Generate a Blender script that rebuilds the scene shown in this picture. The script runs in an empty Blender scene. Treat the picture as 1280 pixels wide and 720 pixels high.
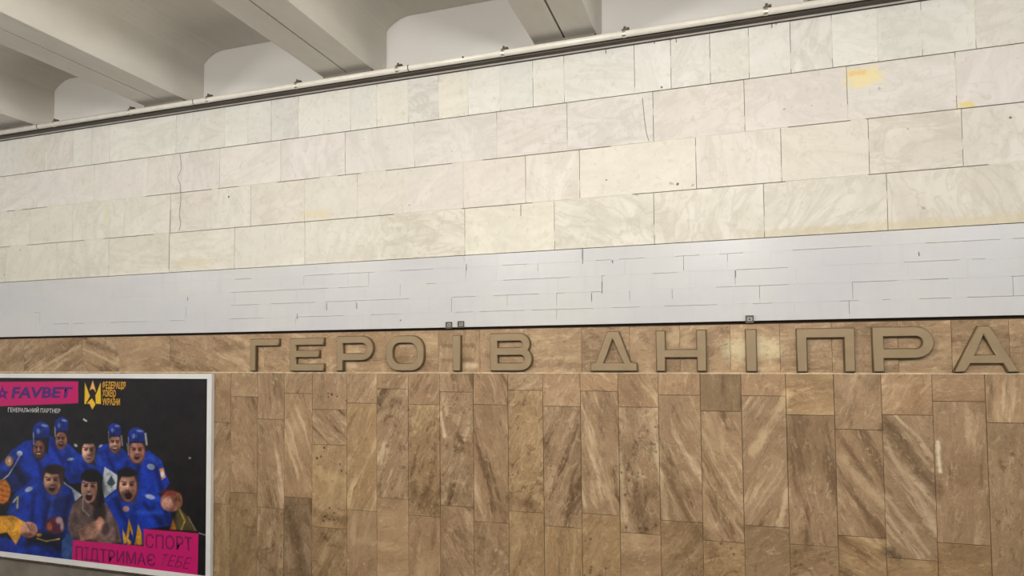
import bpy, bmesh, math, random
import numpy as np
from mathutils import Vector, Matrix

# ---------------------------------------------------------------- camera
SC = bpy.context.scene
COL = SC.collection
YAW, PITCH, ROLL, F, PX, PY = -0.368475863, 0.0451806609, -0.00547849836, 936.615399, 550.670405, 407.194722
CAM = np.array([0.0, -4.5, 1.6])

def cam_axes():
    cy, sy, cp, sp = math.cos(YAW), math.sin(YAW), math.cos(PITCH), math.sin(PITCH)
    f = np.array([sy*cp, cy*cp, sp]); r = np.array([cy, -sy, 0.0]); u = np.cross(r, f)
    c, s = math.cos(ROLL), math.sin(ROLL)
    return np.array([c*r + s*u, -s*r + c*u, f])
AX = cam_axes()
cd = bpy.data.cameras.new('camera'); cam = bpy.data.objects.new('camera', cd); COL.objects.link(cam)
cd.sensor_width = 36.0; cd.sensor_fit = 'HORIZONTAL'; cd.lens = F/1280*36
cd.shift_x = (640-PX)/1280; cd.shift_y = (PY-360)/1280
cd.clip_start = 0.05; cd.clip_end = 200
R_ = Matrix((Vector(AX[0]), Vector(AX[1]), Vector(-AX[2]))).transposed()
cam.matrix_world = Matrix.Translation(Vector(CAM)) @ R_.to_4x4()
SC.camera = cam

# ---------------------------------------------------------------- world, lamps, exposure
w = bpy.data.worlds.new('world'); SC.world = w; w.use_nodes = True
w.node_tree.nodes['Background'].inputs[0].default_value = (0.95, 0.98, 1.0, 1)
w.node_tree.nodes['Background'].inputs[1].default_value = 0.62
vs = SC.view_settings
vs.view_transform = 'Standard'; vs.look = 'None'; vs.exposure = 0.0; vs.gamma = 1.0; vs.use_curve_mapping = False

def lamp(x, y, z, power, col=(1.0, 0.985, 0.955)):
    l = bpy.data.lights.new('platform_lamp', 'POINT'); l.shadow_soft_size = 0.16
    l.energy = power; l.color = col
    o = bpy.data.objects.new('platform_lamp', l); COL.objects.link(o); o.location = (x, y, z)
for lx, lp in ((-7.0, 75), (-4.6, 110), (-2.2, 175), (0.0, 200), (2.2, 100), (4.2, 40)):
    lamp(lx, -3.9, 3.15, lp)

# ---------------------------------------------------------------- helpers
def un(x, y, Yp=0.0):
    """photo pixel -> (X, Z) on the vertical plane Y = Yp"""
    d = AX.T @ np.array([(x-PX)/F, -(y-PY)/F, 1.0]); t = (Yp-CAM[1])/d[1]
    P = CAM + t*d
    return float(P[0]), float(P[2])
def pj(P):
    v = (np.asarray(P)-CAM) @ AX.T
    return PX + F*v[..., 0]/v[..., 2], PY - F*v[..., 1]/v[..., 2]

def link(name, me, mat=None, parent=None, loc=None):
    o = bpy.data.objects.new(name, me); COL.objects.link(o)
    if mat is not None and me is not None and not me.materials: me.materials.append(mat)
    if loc is not None: o.location = loc
    if parent is not None: o.parent = parent
    return o
def empty(name, loc):
    return link(name, None, loc=loc)
def tag(o, label, cat, group=None):
    o['label'] = label; o['category'] = cat
    if group: o['group'] = group
def mesh(name, verts, faces, smooth=False):
    me = bpy.data.meshes.new(name); me.from_pydata([tuple(v) for v in verts], [], faces); me.update()
    if smooth: me.polygons.foreach_set('use_smooth', [True]*len(me.polygons))
    return me
class MB:
    def __init__(s): s.v = []; s.f = []
    def box(s, x0, x1, y0, y1, z0, z1):
        n = len(s.v)
        s.v += [(x, y, z) for z in (z0, z1) for y in (y0, y1) for x in (x0, x1)]
        for q in ((0, 2, 3, 1), (4, 5, 7, 6), (0, 1, 5, 4), (2, 6, 7, 3), (0, 4, 6, 2), (1, 3, 7, 5)): s.f.append(tuple(n+i for i in q))
        return s
    def poly(s, pts):
        n = len(s.v); s.v += pts; s.f.append(tuple(range(n, n+len(pts)))); return s
    def tube_x(s, x0, x1, y, z, r, n=24, caps=True):
        b = len(s.v)
        for x in (x0, x1):
            s.v += [(x, y+r*math.cos(2*math.pi*k/n), z+r*math.sin(2*math.pi*k/n)) for k in range(n)]
        for k in range(n): s.f.append((b+k, b+(k+1) % n, b+n+(k+1) % n, b+n+k))
        if caps: s.f.append(tuple(b+k for k in range(n-1, -1, -1))); s.f.append(tuple(b+n+k for k in range(n)))
        return s
    def cyl(s, c, axis, r, h, n=12):
        b = len(s.v); a = Vector(axis).normalized(); u = a.orthogonal().normalized(); w_ = a.cross(u)
        for t in (0, h):
            s.v += [tuple(Vector(c)+a*t+(u*math.cos(2*math.pi*k/n)+w_*math.sin(2*math.pi*k/n))*r) for k in range(n)]
        for k in range(n): s.f.append((b+k, b+(k+1) % n, b+n+(k+1) % n, b+n+k))
        s.f.append(tuple(b+k for k in range(n-1, -1, -1))); s.f.append(tuple(b+n+k for k in range(n)))
        return s
    def build(s, name, mat, parent=None, loc=(0, 0, 0), smooth=False):
        v = [(a-loc[0], b-loc[1], c-loc[2]) for a, b, c in s.v]
        return link(name, mesh(name, v, s.f, smooth), mat, parent, loc)

# ---------------------------------------------------------------- materials
def srgb(r, g, b):
    f = lambda c: ((c/255+0.055)/1.055)**2.4 if c/255 > 0.04045 else c/255/12.92
    return (f(r), f(g), f(b), 1.0)
class NT:
    def __init__(s, name, rough=0.6, metal=0.0, spec=0.5):
        s.m = bpy.data.materials.new(name); s.m.use_nodes = True; s.t = s.m.node_tree; s.b = s.t.nodes['Principled BSDF']
        s.b.inputs['Roughness'].default_value = rough; s.b.inputs['Metallic'].default_value = metal
        s.b.inputs['Specular IOR Level'].default_value = spec
    def n(s, typ, **kw):
        nd = s.t.nodes.new(typ)
        for k, v in kw.items():
            if k.startswith('i_'):
                key = k[2:]; key = int(key) if key.isdigit() else key.replace('_', ' ')
                s.put(nd.inputs[key], v)
            else: setattr(nd, k, v)
        return nd
    def put(s, inp, v):
        if isinstance(v, bpy.types.NodeSocket): s.t.links.new(v, inp)
        else: inp.default_value = v
    def attr(s, name): return s.n('ShaderNodeAttribute', attribute_type='OBJECT', attribute_name=name)
    def math(s, op, a, b=0.0, c=None, clamp=False):
        nd = s.n('ShaderNodeMath', operation=op, use_clamp=clamp, i_0=a, i_1=b)
        if c is not None: s.put(nd.inputs[2], c)
        return nd.outputs[0]
    def mix(s, fac, a, b, typ='MIX'):
        nd = s.n('ShaderNodeMix', data_type='RGBA', blend_type=typ, clamp_factor=True)
        s.put(nd.inputs[0], fac); s.put(nd.inputs[6], a); s.put(nd.inputs[7], b)
        return nd.outputs[2]
    def noise(s, vec, scale, detail=3.0, rough=0.55, dist=0.0):
        nd = s.n('ShaderNodeTexNoise', i_Vector=vec, i_Scale=scale, i_Detail=detail, i_Roughness=rough, i_Distortion=dist)
        return nd.outputs[0]
    def ramp(s, fac, lo, hi):
        return s.n('ShaderNodeMapRange', clamp=True, interpolation_type='SMOOTHSTEP', i_0=fac, i_1=lo, i_2=hi, i_3=0.0, i_4=1.0).outputs[0]
    def vmath(s, op, a, b):
        nd = s.n('ShaderNodeVectorMath', operation=op); s.put(nd.inputs[0], a); s.put(nd.inputs[1], b); return nd.outputs[0]
    def bump(s, h, strength, dist=0.002):
        nd = s.n('ShaderNodeBump', i_Strength=strength, i_Distance=dist, i_Height=h); s.put(s.b.inputs['Normal'], nd.outputs[0])
    def color(s, c): s.put(s.b.inputs['Base Color'], c); return s.m

def plain(name, col, rough=0.6, metal=0.0, vary=0.12, scale=6.0, bump=0.0):
    t = NT(name, rough, metal)
    p = t.n('ShaderNodeTexCoord').outputs['Object']
    g = t.noise(p, scale, 4.0)
    d = tuple(c*(1-vary) for c in col[:3])+(1,); l = tuple(min(1, c*(1+vary)) for c in col[:3])+(1,)
    if bump: t.bump(t.noise(p, scale*8, 3.0), bump)
    return t.color(t.mix(t.ramp(g, 0.3, 0.7), d, l))

def cream_material():
    t = NT('cream_limestone', 0.42, 0, 0.35)
    pos = t.n('ShaderNodeTexCoord').outputs['Object']
    seed = t.attr('seed').outputs['Vector']; ang = t.attr('vein').outputs['Fac']
    base = t.attr('base').outputs['Color']; con = t.attr('contrast').outputs['Fac']
    p = t.n('ShaderNodeVectorRotate', rotation_type='Y_AXIS', i_Vector=pos, i_Angle=ang).outputs[0]
    p = t.vmath('ADD', p, seed)
    ps = t.vmath('MULTIPLY', p, (1.0, 1.0, 2.4))
    cloud = t.noise(ps, 3.2, 6.0, 0.62, 0.9)
    vein = t.math('ABSOLUTE', t.math('SUBTRACT', t.noise(ps, 2.3, 5.0, 0.6, 1.6), 0.5))
    vein = t.math('SUBTRACT', 1.0, t.ramp(vein, 0.0, 0.06))
    fine = t.noise(t.vmath('MULTIPLY', p, (1.0, 1.0, 0.6)), 34.0, 4.0, 0.65, 0.6)
    grey = t.mix(1.0, base, (0.86, 0.855, 0.83, 1), 'MULTIPLY')
    pale = t.mix(1.0, base, (1.05, 1.05, 1.06, 1), 'MULTIPLY')
    c = t.mix(t.math('MULTIPLY', t.ramp(cloud, 0.42, 0.66), con), base, grey)
    c = t.mix(t.math('MULTIPLY', t.ramp(cloud, 0.47, 0.30), 0.8), c, pale)
    c = t.mix(t.math('MULTIPLY', vein, t.math('MULTIPLY', con, 0.45)), c, t.mix(1.0, base, (0.70, 0.68, 0.63, 1), 'MULTIPLY'))
    c = t.mix(t.math('MULTIPLY', t.ramp(fine, 0.53, 0.72), 0.42), c, t.mix(1.0, base, (0.72, 0.70, 0.62, 1), 'MULTIPLY'))
    spots = t.ramp(t.noise(p, 16.0, 2.0, 0.5), 0.74, 0.79)
    c = t.mix(t.math('MULTIPLY', spots, 0.45), c, srgb(120, 112, 92))
    # long vertical runs of grime: they sit on the stone
    wp = t.n('ShaderNodeNewGeometry').outputs['Position']
    run = t.noise(t.vmath('MULTIPLY', wp, (5.0, 1.0, 0.45)), 1.6, 5.0, 0.6)
    c = t.mix(t.math('MULTIPLY', t.ramp(run, 0.52, 0.75), 0.22), c, t.mix(1.0, base, (0.78, 0.79, 0.74, 1), 'MULTIPLY'))
    # rust-yellow stains
    def stain(x0, z0, rx, rz, col, amt, c):
        d = t.vmath('SUBTRACT', wp, (x0, 0, z0)); d = t.vmath('MULTIPLY', d, (1/rx, 0, 1/rz))
        sx = t.n('ShaderNodeSeparateXYZ', i_0=d)
        mx = t.math('MAXIMUM', t.math('ABSOLUTE', sx.outputs[0]), t.math('ABSOLUTE', sx.outputs[2]))
        mx = t.math('ADD', mx, t.math('MULTIPLY', t.math('SUBTRACT', t.noise(wp, 26.0, 5.0, 0.7), 0.5), 2.4))
        return t.mix(t.math('MULTIPLY', t.math('SUBTRACT', 1.0, t.ramp(mx, 0.4, 1.1)), amt), c, col)
    for (px, py, rx, rz, col, amt) in ((1079, 96, .10, .062, srgb(228, 210, 146), .75), (1073, 91, .05, .016, srgb(224, 178, 104), .6),
                                       (1208, 131, .045, .018, srgb(216, 196, 110), .8), (132, 268, .02, .10, srgb(214, 208, 150), .5),
                                       (395, 268, .13, .03, srgb(214, 198, 150), .5), (238, 328, .20, .03, srgb(210, 190, 150), .4),
                                       (1180, 280, .7, .04, srgb(196, 182, 146), .55), (1000, 290, .35, .03, srgb(190, 178, 145), .5)):
        X, Z = un(px, py); c = stain(X, Z, rx, rz, col, amt, c)
    t.bump(fine, 0.25, 0.002)
    t.put(t.b.inputs['Roughness'], t.math('ADD', 0.34, t.math('MULTIPLY', cloud, 0.2)))
    return t.color(c)

def brown_material():
    t = NT('brown_travertine', 0.45, 0, 0.4)
    pos = t.n('ShaderNodeTexCoord').outputs['Object']
    seed = t.attr('seed').outputs['Vector']; ang = t.attr('vein').outputs['Fac']
    tone = t.attr('tone').outputs['Fac']; con = t.attr('contrast').outputs['Fac']; pits = t.attr('pits').outputs['Fac']
    mott = t.attr('mottle').outputs['Fac']; tint = t.attr('tint').outputs['Color']
    p = t.n('ShaderNodeVectorRotate', rotation_type='Y_AXIS', i_Vector=pos, i_Angle=ang).outputs[0]
    p = t.vmath('ADD', p, seed)
    wob = t.noise(p, 5.0, 3.0, 0.6); wob2 = t.math('MULTIPLY', t.math('SUBTRACT', wob, 0.5), 0.05)
    comb = t.n('ShaderNodeCombineXYZ', i_0=wob2, i_1=0.0, i_2=0.0).outputs[0]
    pw = t.vmath('ADD', p, comb)
    ps = t.vmath('MULTIPLY', pw, (1.0, 1.0, 0.14))
    band = t.noise(ps, 12.0, 5.0, 0.62, 0.08)
    strk = t.noise(t.vmath('MULTIPLY', pw, (1.0, 1.0, 0.07)), 44.0, 5.0, 0.65, 0.12)
    cloud = t.noise(p, 7.5, 6.0, 0.72, 1.2)
    gran = t.noise(pos, 75.0, 4.0, 0.7)
    mid = srgb(153, 124, 92); dark = srgb(98, 71, 43); pale = srgb(196, 169, 134)
    c = t.mix(t.math('MULTIPLY', t.ramp(band, 0.46, 0.34), con), mid, dark)
    c = t.mix(t.math('MULTIPLY', t.ramp(band, 0.54, 0.67), con), c, pale)
    c = t.mix(t.math('MULTIPLY', t.ramp(strk, 0.56, 0.72), t.math('MULTIPLY', con, 0.6)), c, pale)
    c = t.mix(t.math('MULTIPLY', t.ramp(strk, 0.44, 0.30), t.math('MULTIPLY', con, 0.5)), c, dark)
    c = t.mix(t.math('MULTIPLY', t.ramp(cloud, 0.53, 0.68), mott), c, srgb(100, 74, 44))
    c = t.mix(t.math('MULTIPLY', t.ramp(cloud, 0.46, 0.32), t.math('MULTIPLY', mott, 0.8)), c, srgb(192, 166, 128))
    ln = t.math('ABSOLUTE', t.math('SUBTRACT', t.noise(t.vmath('MULTIPLY', pw, (1.0, 1.0, 0.35)), 9.0, 5.0, 0.65, 1.0), 0.5))
    c = t.mix(t.math('MULTIPLY', t.math('SUBTRACT', 1.0, t.ramp(ln, 0.0, 0.035)), t.math('MULTIPLY', mott, 0.22)), c, srgb(206, 184, 148))
    # marks with a place of their own: mineral seams in single stones, scars of the old letters on the frieze
    wp = t.n('ShaderNodeNewGeometry').outputs['Position']
    wn = t.math('MULTIPLY', t.math('SUBTRACT', t.noise(pw, 17.0, 5.0, 0.75), 0.5), 2.6)
    flat = t.vmath('MULTIPLY', wp, (1.0, 0.0, 1.0))
    for (ax, ay, bx, by, rad, col, amt) in ((984, 492, 941, 566, .030, srgb(196, 168, 130), .75), (984, 612, 974, 655, .022, srgb(206, 180, 142), .7),
            (1171, 552, 1174, 588, .014, srgb(226, 208, 178), .8), (820, 555, 834, 650, .022, srgb(204, 180, 142), .6), (828, 580, 862, 648, .022, srgb(98, 72, 44), .6),
            (1110, 535, 1168, 612, .050, srgb(98, 72, 44), .65), (1108, 560, 1166, 650, .016, srgb(200, 174, 140), .55), (1106, 618, 1160, 690, .014, srgb(200, 174, 140), .55),
            (552, 516, 557, 545, .014, srgb(214, 190, 152), .8), (1112, 690, 1120, 696, .045, srgb(70, 48, 28), .7), (1050, 570, 1104, 632, .030, srgb(192, 164, 128), .5),
            (775, 560, 782, 650, .018, srgb(206, 182, 146), .55), (788, 620, 815, 655, .060, srgb(96, 70, 44), .4), (885, 520, 905, 560, .060, srgb(196, 166, 128), .45),
            (400, 590, 425, 600, .050, srgb(190, 164, 120), .5), (395, 640, 430, 650, .045, srgb(92, 66, 40), .5), (520, 610, 545, 635, .070, srgb(92, 66, 42), .5),
            (555, 610, 585, 625, .055, srgb(92, 66, 40), .5), (640, 625, 665, 632, .050, srgb(92, 66, 40), .5), (480, 510, 500, 500, .035, srgb(96, 70, 44), .4),
            (360, 640, 385, 720, .060, srgb(92, 66, 42), .4), (325, 690, 350, 720, .06, srgb(96, 70, 44), .4), (895, 690, 870, 660, .05, srgb(92, 66, 40), .45),
            (920, 436, 960, 436, .085, srgb(204, 192, 156), .6), (555, 432, 590, 432, .020, srgb(112, 88, 60), .7), (555, 450, 590, 450, .020, srgb(112, 88, 60), .7),
            (272, 436, 300, 432, .045, srgb(112, 84, 54), .6), (205, 455, 262, 462, .035, srgb(106, 80, 52), .6), (10, 450, 95, 425, .045, srgb(120, 92, 54), .45),
            (112, 428, 145, 440, .035, srgb(96, 68, 40), .6), (45, 464, 100, 432, .016, srgb(196, 168, 130), .6), (104, 436, 148, 456, .014, srgb(196, 168, 130), .6),
            (700, 455, 740, 462, .030, srgb(112, 86, 58), .5), (435, 457, 444, 457, .022, srgb(196, 170, 138), .7), (583, 457, 594, 457, .022, srgb(206, 182, 150), .7)):
        A, B = un(ax, ay), un(bx, by); dx, dz = B[0]-A[0], B[1]-A[1]; l2 = dx*dx+dz*dz
        pa = t.vmath('SUBTRACT', flat, (A[0], 0, A[1]))
        dt = t.n('ShaderNodeVectorMath', operation='DOT_PRODUCT'); t.put(dt.inputs[0], pa); t.put(dt.inputs[1], (dx/l2, 0, dz/l2))
        h = t.math('ADD', dt.outputs['Value'], 0.0, clamp=True)
        sc_ = t.n('ShaderNodeVectorMath', operation='SCALE'); t.put(sc_.inputs[0], (dx, 0, dz)); t.put(sc_.inputs['Scale'], h)
        ln_ = t.n('ShaderNodeVectorMath', operation='LENGTH'); t.put(ln_.inputs[0], t.vmath('SUBTRACT', pa, sc_.outputs[0]))
        q = t.math('ADD', t.math('DIVIDE', ln_.outputs['Value'], rad), wn)
        c = t.mix(t.math('MULTIPLY', t.math('SUBTRACT', 1.0, t.ramp(q, 0.15, 1.25)), amt), c, col)
    crust = t.noise(t.vmath('MULTIPLY', pw, (1.0, 1.0, 0.5)), 30.0, 6.0, 0.78, 0.8)
    c = t.mix(t.math('MULTIPLY', t.ramp(crust, 0.54, 0.68), t.math('ADD', 0.30, t.math('MULTIPLY', mott, 0.45))), c, srgb(88, 64, 38))
    big = t.noise(t.vmath('MULTIPLY', pw, (1.0, 1.0, 0.6)), 4.2, 4.0, 0.6, 0.6)
    c = t.mix(t.math('MULTIPLY', t.ramp(big, 0.48, 0.68), 0.42), c, srgb(108, 82, 52))
    c = t.mix(t.math('MULTIPLY', t.ramp(big, 0.44, 0.30), 0.30), c, srgb(196, 168, 130))
    c = t.mix(t.math('MULTIPLY', t.ramp(crust, 0.46, 0.33), 0.5), c, srgb(198, 174, 140))
    c = t.mix(t.math('MULTIPLY', t.ramp(gran, 0.55, 0.75), 0.45), c, srgb(98, 74, 48))
    c = t.mix(t.math('MULTIPLY', t.ramp(gran, 0.45, 0.27), 0.25), c, srgb(200, 178, 142))
    vor = t.n('ShaderNodeTexVoronoi', i_Vector=pos, i_Scale=26.0).outputs['Distance']
    area = t.ramp(t.noise(p, 5.5, 2.0), 0.48, 0.62)
    pm = t.math('MULTIPLY', t.math('MULTIPLY', t.ramp(vor, 0.30, 0.16), area), pits)
    c = t.mix(pm, c, srgb(70, 50, 32))
    c = t.mix(1.0, c, tint, 'MULTIPLY')
    tn = t.n('ShaderNodeVectorMath', operation='SCALE'); t.put(tn.inputs[0], c); t.put(tn.inputs['Scale'], tone)
    t.bump(t.math('ADD', gran, t.math('MULTIPLY', pm, -2.0)), 0.35, 0.002)
    return t.color(tn.outputs[0])

def paint_material():
    t = NT('white_painted_tile', 0.32, 0, 0.45)
    wp = t.n('ShaderNodeNewGeometry').outputs['Position']
    a = t.noise(t.vmath('MULTIPLY', wp, (1.0, 1.0, 1.6)), 1.4, 5.0, 0.6)
    b = t.noise(t.vmath('MULTIPLY', wp, (6.0, 1.0, 1.0)), 3.0, 4.0)
    c = t.mix(t.ramp(a, 0.35, 0.65), srgb(190, 188, 189), srgb(196, 194, 190))
    c = t.mix(t.math('MULTIPLY', t.ramp(b, 0.5, 0.8), 0.4), c, srgb(184, 182, 177))
    t.bump(t.noise(wp, 30.0, 3.0), 0.25, 0.003)
    return t.color(c)

def plaster_material():
    t = NT('whitewashed_concrete', 0.8)
    wp = t.n('ShaderNodeTexCoord').outputs['Object']
    a = t.noise(t.vmath('MULTIPLY', wp, (1.0, 0.35, 1.0)), 2.2, 5.0, 0.6)
    b = t.noise(t.vmath('MULTIPLY', wp, (1.0, 0.25, 1.0)), 9.0, 4.0, 0.7, 0.6)
    c = t.mix(t.ramp(a, 0.3, 0.7), srgb(206, 200, 188), srgb(220, 215, 205))
    c = t.mix(t.math('MULTIPLY', t.ramp(b, 0.62, 0.80), 0.35), c, srgb(172, 160, 140))
    t.bump(t.noise(wp, 40.0, 4.0), 0.3, 0.003)
    return t.color(c)

M = {}
M['cream'] = cream_material(); M['brown'] = brown_material(); M['paint'] = paint_material(); M['plaster'] = plaster_material()
M['back_wall'] = plain('white_back_wall', srgb(224, 220, 214), 0.75, 0, 0.03, 1.2, 0.2)
M['mortar_dark'] = plain('dark_mortar', srgb(132, 122, 104), 0.9)
M['mortar_light'] = plain('pale_mortar', srgb(214, 208, 188), 0.85, 0, 0.10, 9)
M['mortar_brown'] = plain('brown_mortar', srgb(118, 96, 70), 0.9, 0, 0.2, 14)
M['mortar_bed'] = plain('beige_mortar', srgb(196, 176, 146), 0.9, 0, 0.25, 30)
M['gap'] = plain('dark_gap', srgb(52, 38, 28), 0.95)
M['crack'] = plain('crack_dirt', srgb(120, 112, 98), 0.95)
M['crack_grey'] = plain('paint_crack', srgb(120, 116, 116), 0.95)
M['pipe'] = plain('cream_pipe_paint', srgb(224, 218, 205), 0.22, 0.0, 0.05, 14)
M['shade_tube'] = plain('dark_shade_tube', srgb(64, 56, 46), 0.5, 0, 0.2, 5)
M['clamp'] = plain('clamp_metal', srgb(214, 208, 192), 0.35, 0.8)
M['bolt'] = plain('dirty_bolt', srgb(92, 84, 70), 0.6, 0.4)
M['lip'] = plain('grey_metal_trim', srgb(178, 170, 160), 0.5, 0.3)
M['lip_shade'] = plain('dark_lip_shade', srgb(60, 54, 48), 0.7)
M['concrete'] = plain('grey_concrete', srgb(120, 112, 100), 0.9, 0, 0.2, 4, 0.3)
M['track'] = plain('track_bed_concrete', srgb(58, 52, 46), 0.95, 0, 0.25, 3)
M['platform'] = plain('platform_granite', srgb(118, 108, 98), 0.4, 0, 0.2, 20)
M['letter'] = plain('bronze_letter', srgb(143, 122, 91), 0.5, 0.15, 0.06, 12)
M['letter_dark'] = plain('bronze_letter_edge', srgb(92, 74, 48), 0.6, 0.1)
M['frame'] = plain('white_frame', srgb(214, 212, 208), 0.45, 0, 0.03, 5)

# ---------------------------------------------------------------- setting: ceiling, walls, floor
XL, XR = -8.6, 4.4
wall = MB().box(XL, XR, 0.028, 0.20, -1.1, 3.49).build('wall_front', M['mortar_dark']); wall['kind'] = 'structure'
MB().box(XL, XR, 0.0, 0.2, -1.1, 0.0).build('plinth', M['concrete'], wall)
bw = MB().box(XL, XR, 0.201, 0.35, -1.1, 4.3).build('wall_back', M['back_wall']); bw['kind'] = 'structure'
fl = MB().box(XL, XR, -3.4, 0.0, -1.3, -1.1).build('floor', M['track']); fl['kind'] = 'structure'
pf = MB().box(XL, XR, -9.0, -3.4, -1.3, 0.0).build('floor_platform', M['platform']); pf['kind'] = 'structure'
ce = MB().box(XL, XR, -9.0, 0.35, 4.16, 4.3).build('ceiling', M['plaster']); ce['kind'] = 'structure'
BEAMS = [-8.66, -7.10, -5.54, -3.977, -2.408, -0.908, 0.632, 2.17, 3.70]
ZB, ZS = 3.566, 3.995
for a, b in zip(BEAMS[:-1], BEAMS[1:]):
    x0, x1 = a+0.0065, b-0.0065; rw = 0.188
    prof = [(x0, ZB), (x0+rw-0.004, ZB), (x0+rw, ZB+0.004)]
    prof += [(x0+rw+0.004+dx, ZS-dz) for dx, dz in ((0, .088), (.010, .074), (.035, .052), (.070, .030), (.110, .012), (.165, 0))]
    left = prof; right = [(x0+x1-x, z) for x, z in reversed(prof)]
    ring = left+right+[(x1, 4.155), (x0, 4.155)]
    n = len(ring); vs_ = [(x, y, z) for y in (0.198, -4.2, -8.6) for x, z in ring]
    fs = [(s*n+k, s*n+n+k, s*n+n+(k+1) % n, s*n+(k+1) % n) for s in (0, 1) for k in range(n)]+[tuple(range(n)), tuple(range(3*n-1, 2*n-1, -1))]
    xm = (x0+x1)/2
    link('ribbed_slab', mesh('ribbed_slab', [(x-xm, y, z) for x, y, z in vs_], fs), M['plaster'], ce, (xm, 0, 0))
for b in BEAMS[1:-1]:
    MB().box(b-0.185, b+0.185, -0.022, 0.2, 3.49, ZB-0.001).build('bearing_pad', M['concrete'], wall)

# ---------------------------------------------------------------- slab builder
rnd = random.Random(5)
def slab(name, pts, yf, th, bev, mat, parent, **props):
    """pts: (X,Z) corners counter-clockwise seen from the camera"""
    cx = sum(p[0] for p in pts)/len(pts); cz = sum(p[1] for p in pts)/len(pts)
    n = len(pts); P = [(x-cx, z-cz) for x, z in pts]; ins = []
    for i in range(n):
        a, b, c = P[i-1], P[i], P[(i+1) % n]
        d1 = Vector((b[0]-a[0], b[1]-a[1])).normalized(); d2 = Vector((c[0]-b[0], c[1]-b[1])).normalized()
        nn = Vector((-d1.y, d1.x))+Vector((-d2.y, d2.x)); nn = nn/(nn.length_squared/2)
        ins.append((b[0]+nn.x*bev, b[1]+nn.y*bev))
    v = [(x, 0, z) for x, z in ins]+[(x, bev, z) for x, z in P]+[(x, th, z) for x, z in P]
    f = [tuple(range(n))]+[(i, n+i, n+(i+1) % n, (i+1) % n) for i in range(n)]+[(n+i, 2*n+i, 2*n+(i+1) % n, n+(i+1) % n) for i in range(n)]
    o = link(name, mesh(name, v, f), mat, parent, (cx, yf, cz))
    for k, val in props.items(): o[k] = val
    return o
def fitline(pts):
    q = np.array([un(*p) for p in pts]); b, a = np.polyfit(q[:, 0], q[:, 1], 1)
    return lambda X: float(a+b*X)
L = [lambda X: 3.478,
     fitline([(0, 220.5), (320, 180), (640, 138), (960, 95.5), (1280, 52.5)]),
     fitline([(0, 264.5), (320, 231), (640, 198), (960, 160.3), (1280, 127)]),
     fitline([(0, 308.7), (320, 283), (640, 256.3), (960, 228.5), (1280, 201.5)]),
     fitline([(0, 353), (320, 335), (640, 315.8), (960, 297), (1280, 278)])]
WB = fitline([(0, 421.5), (320, 415), (640, 407.5), (960, 400.5), (1280, 394.5)])      # lower edge of the white band
FB = fitline([(0, 465.3), (320, 465), (640, 465.2), (960, 466.3), (1280, 467.6)])      # lower edge of the frieze

# ---------------------------------------------------------------- cream limestone courses
joints = [
    [33, 56, 92, 115, 137, 220, 250, 281, 310, 339, 373, 405, 438, 471, 510, 548, 585, 625, 666, 705, 793, 838.5, 887.5, 936, 988, 1040, 1097, 1152, 1219],
    [47, 83, 118, 185, 225, 274.5, 351, 431.5, 518, 621, 709, 816.5, 930.5, 1059, 1195],
    [38, 90.5, 155.5, 213, 265, 313.5, 380.5, 446.5, 504, 579, 657, 724.5, 870, 976.5, 1086, 1203],
    [7, 71, 136, 211.5, 293, 381, 476, 581, 693, 817.5, 955, 1109]]
strong = {0: {115, 220, 666, 793, 838.5, 887.5, 988, 339}, 1: {274.5, 351, 709, 816.5, 930.5, 1059, 431.5},
          2: {38, 90.5, 155.5, 213, 657, 724.5, 870, 976.5, 1086, 1203, 313.5}, 3: {7, 136, 211.5, 293, 381, 581, 693, 817.5, 955, 1109}}
basec = [(217, 214, 205), (217, 211, 203), (215, 209, 197), (212, 207, 193)]
over_ = {(0, 548): (222, 215, 190), (0, 510): (210, 207, 198), (0, 471): (220, 214, 192), (0, 793): (226, 224, 214), (0, 666): (222, 218, 203), (0, 339): (203, 202, 193),
        (0, 838.5): (217, 215, 204), (0, 988): (216, 214, 203), (0, 1219): (210, 202, 188), (0, 33): (208, 202, 186), (0, 56): (205, 199, 184), (0, 92): (216, 216, 202),
        (1, 709): (211, 207, 197), (1, 816.5): (211, 204, 190), (1, 930.5): (210, 203, 191), (1, 1059): (209, 203, 191), (1, 1195): (206, 199, 188),
        (2, 724.5): (222, 216, 194), (2, 870): (214, 207, 192), (2, 976.5): (210, 203, 183), (2, 1086): (210, 204, 186), (2, 657): (217, 211, 195), (2, 1203): (207, 201, 190), (2, 579): (212, 203, 187),
        (3, 581): (222, 217, 194), (3, 693): (216, 212, 195), (3, 817.5): (212, 207, 191), (3, 955): (212, 207, 192), (3, 1109): (206, 198, 183), (3, 476): (210, 205, 187)}
over = {k: tuple(.4*v+.6*q+d for v, q, d in zip(val, basec[k[0]], (0, -.8, 1))) for k, val in over_.items()}
con_over = {(0, 510): 1.0, (3, 476): 1.0, (3, 693): .9, (3, 817.5): .9, (3, 955): .8, (3, 1109): .8, (2, 1086): .9, (0, 988): .9, (1, 709): .8}
fill = MB()
def vstrip(mb, x, z0, z1, wd, y):
    mb.poly([(x-wd/2, y, z0), (x+wd/2, y, z0), (x+wd/2, y, z1), (x-wd/2, y, z1)])
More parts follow.
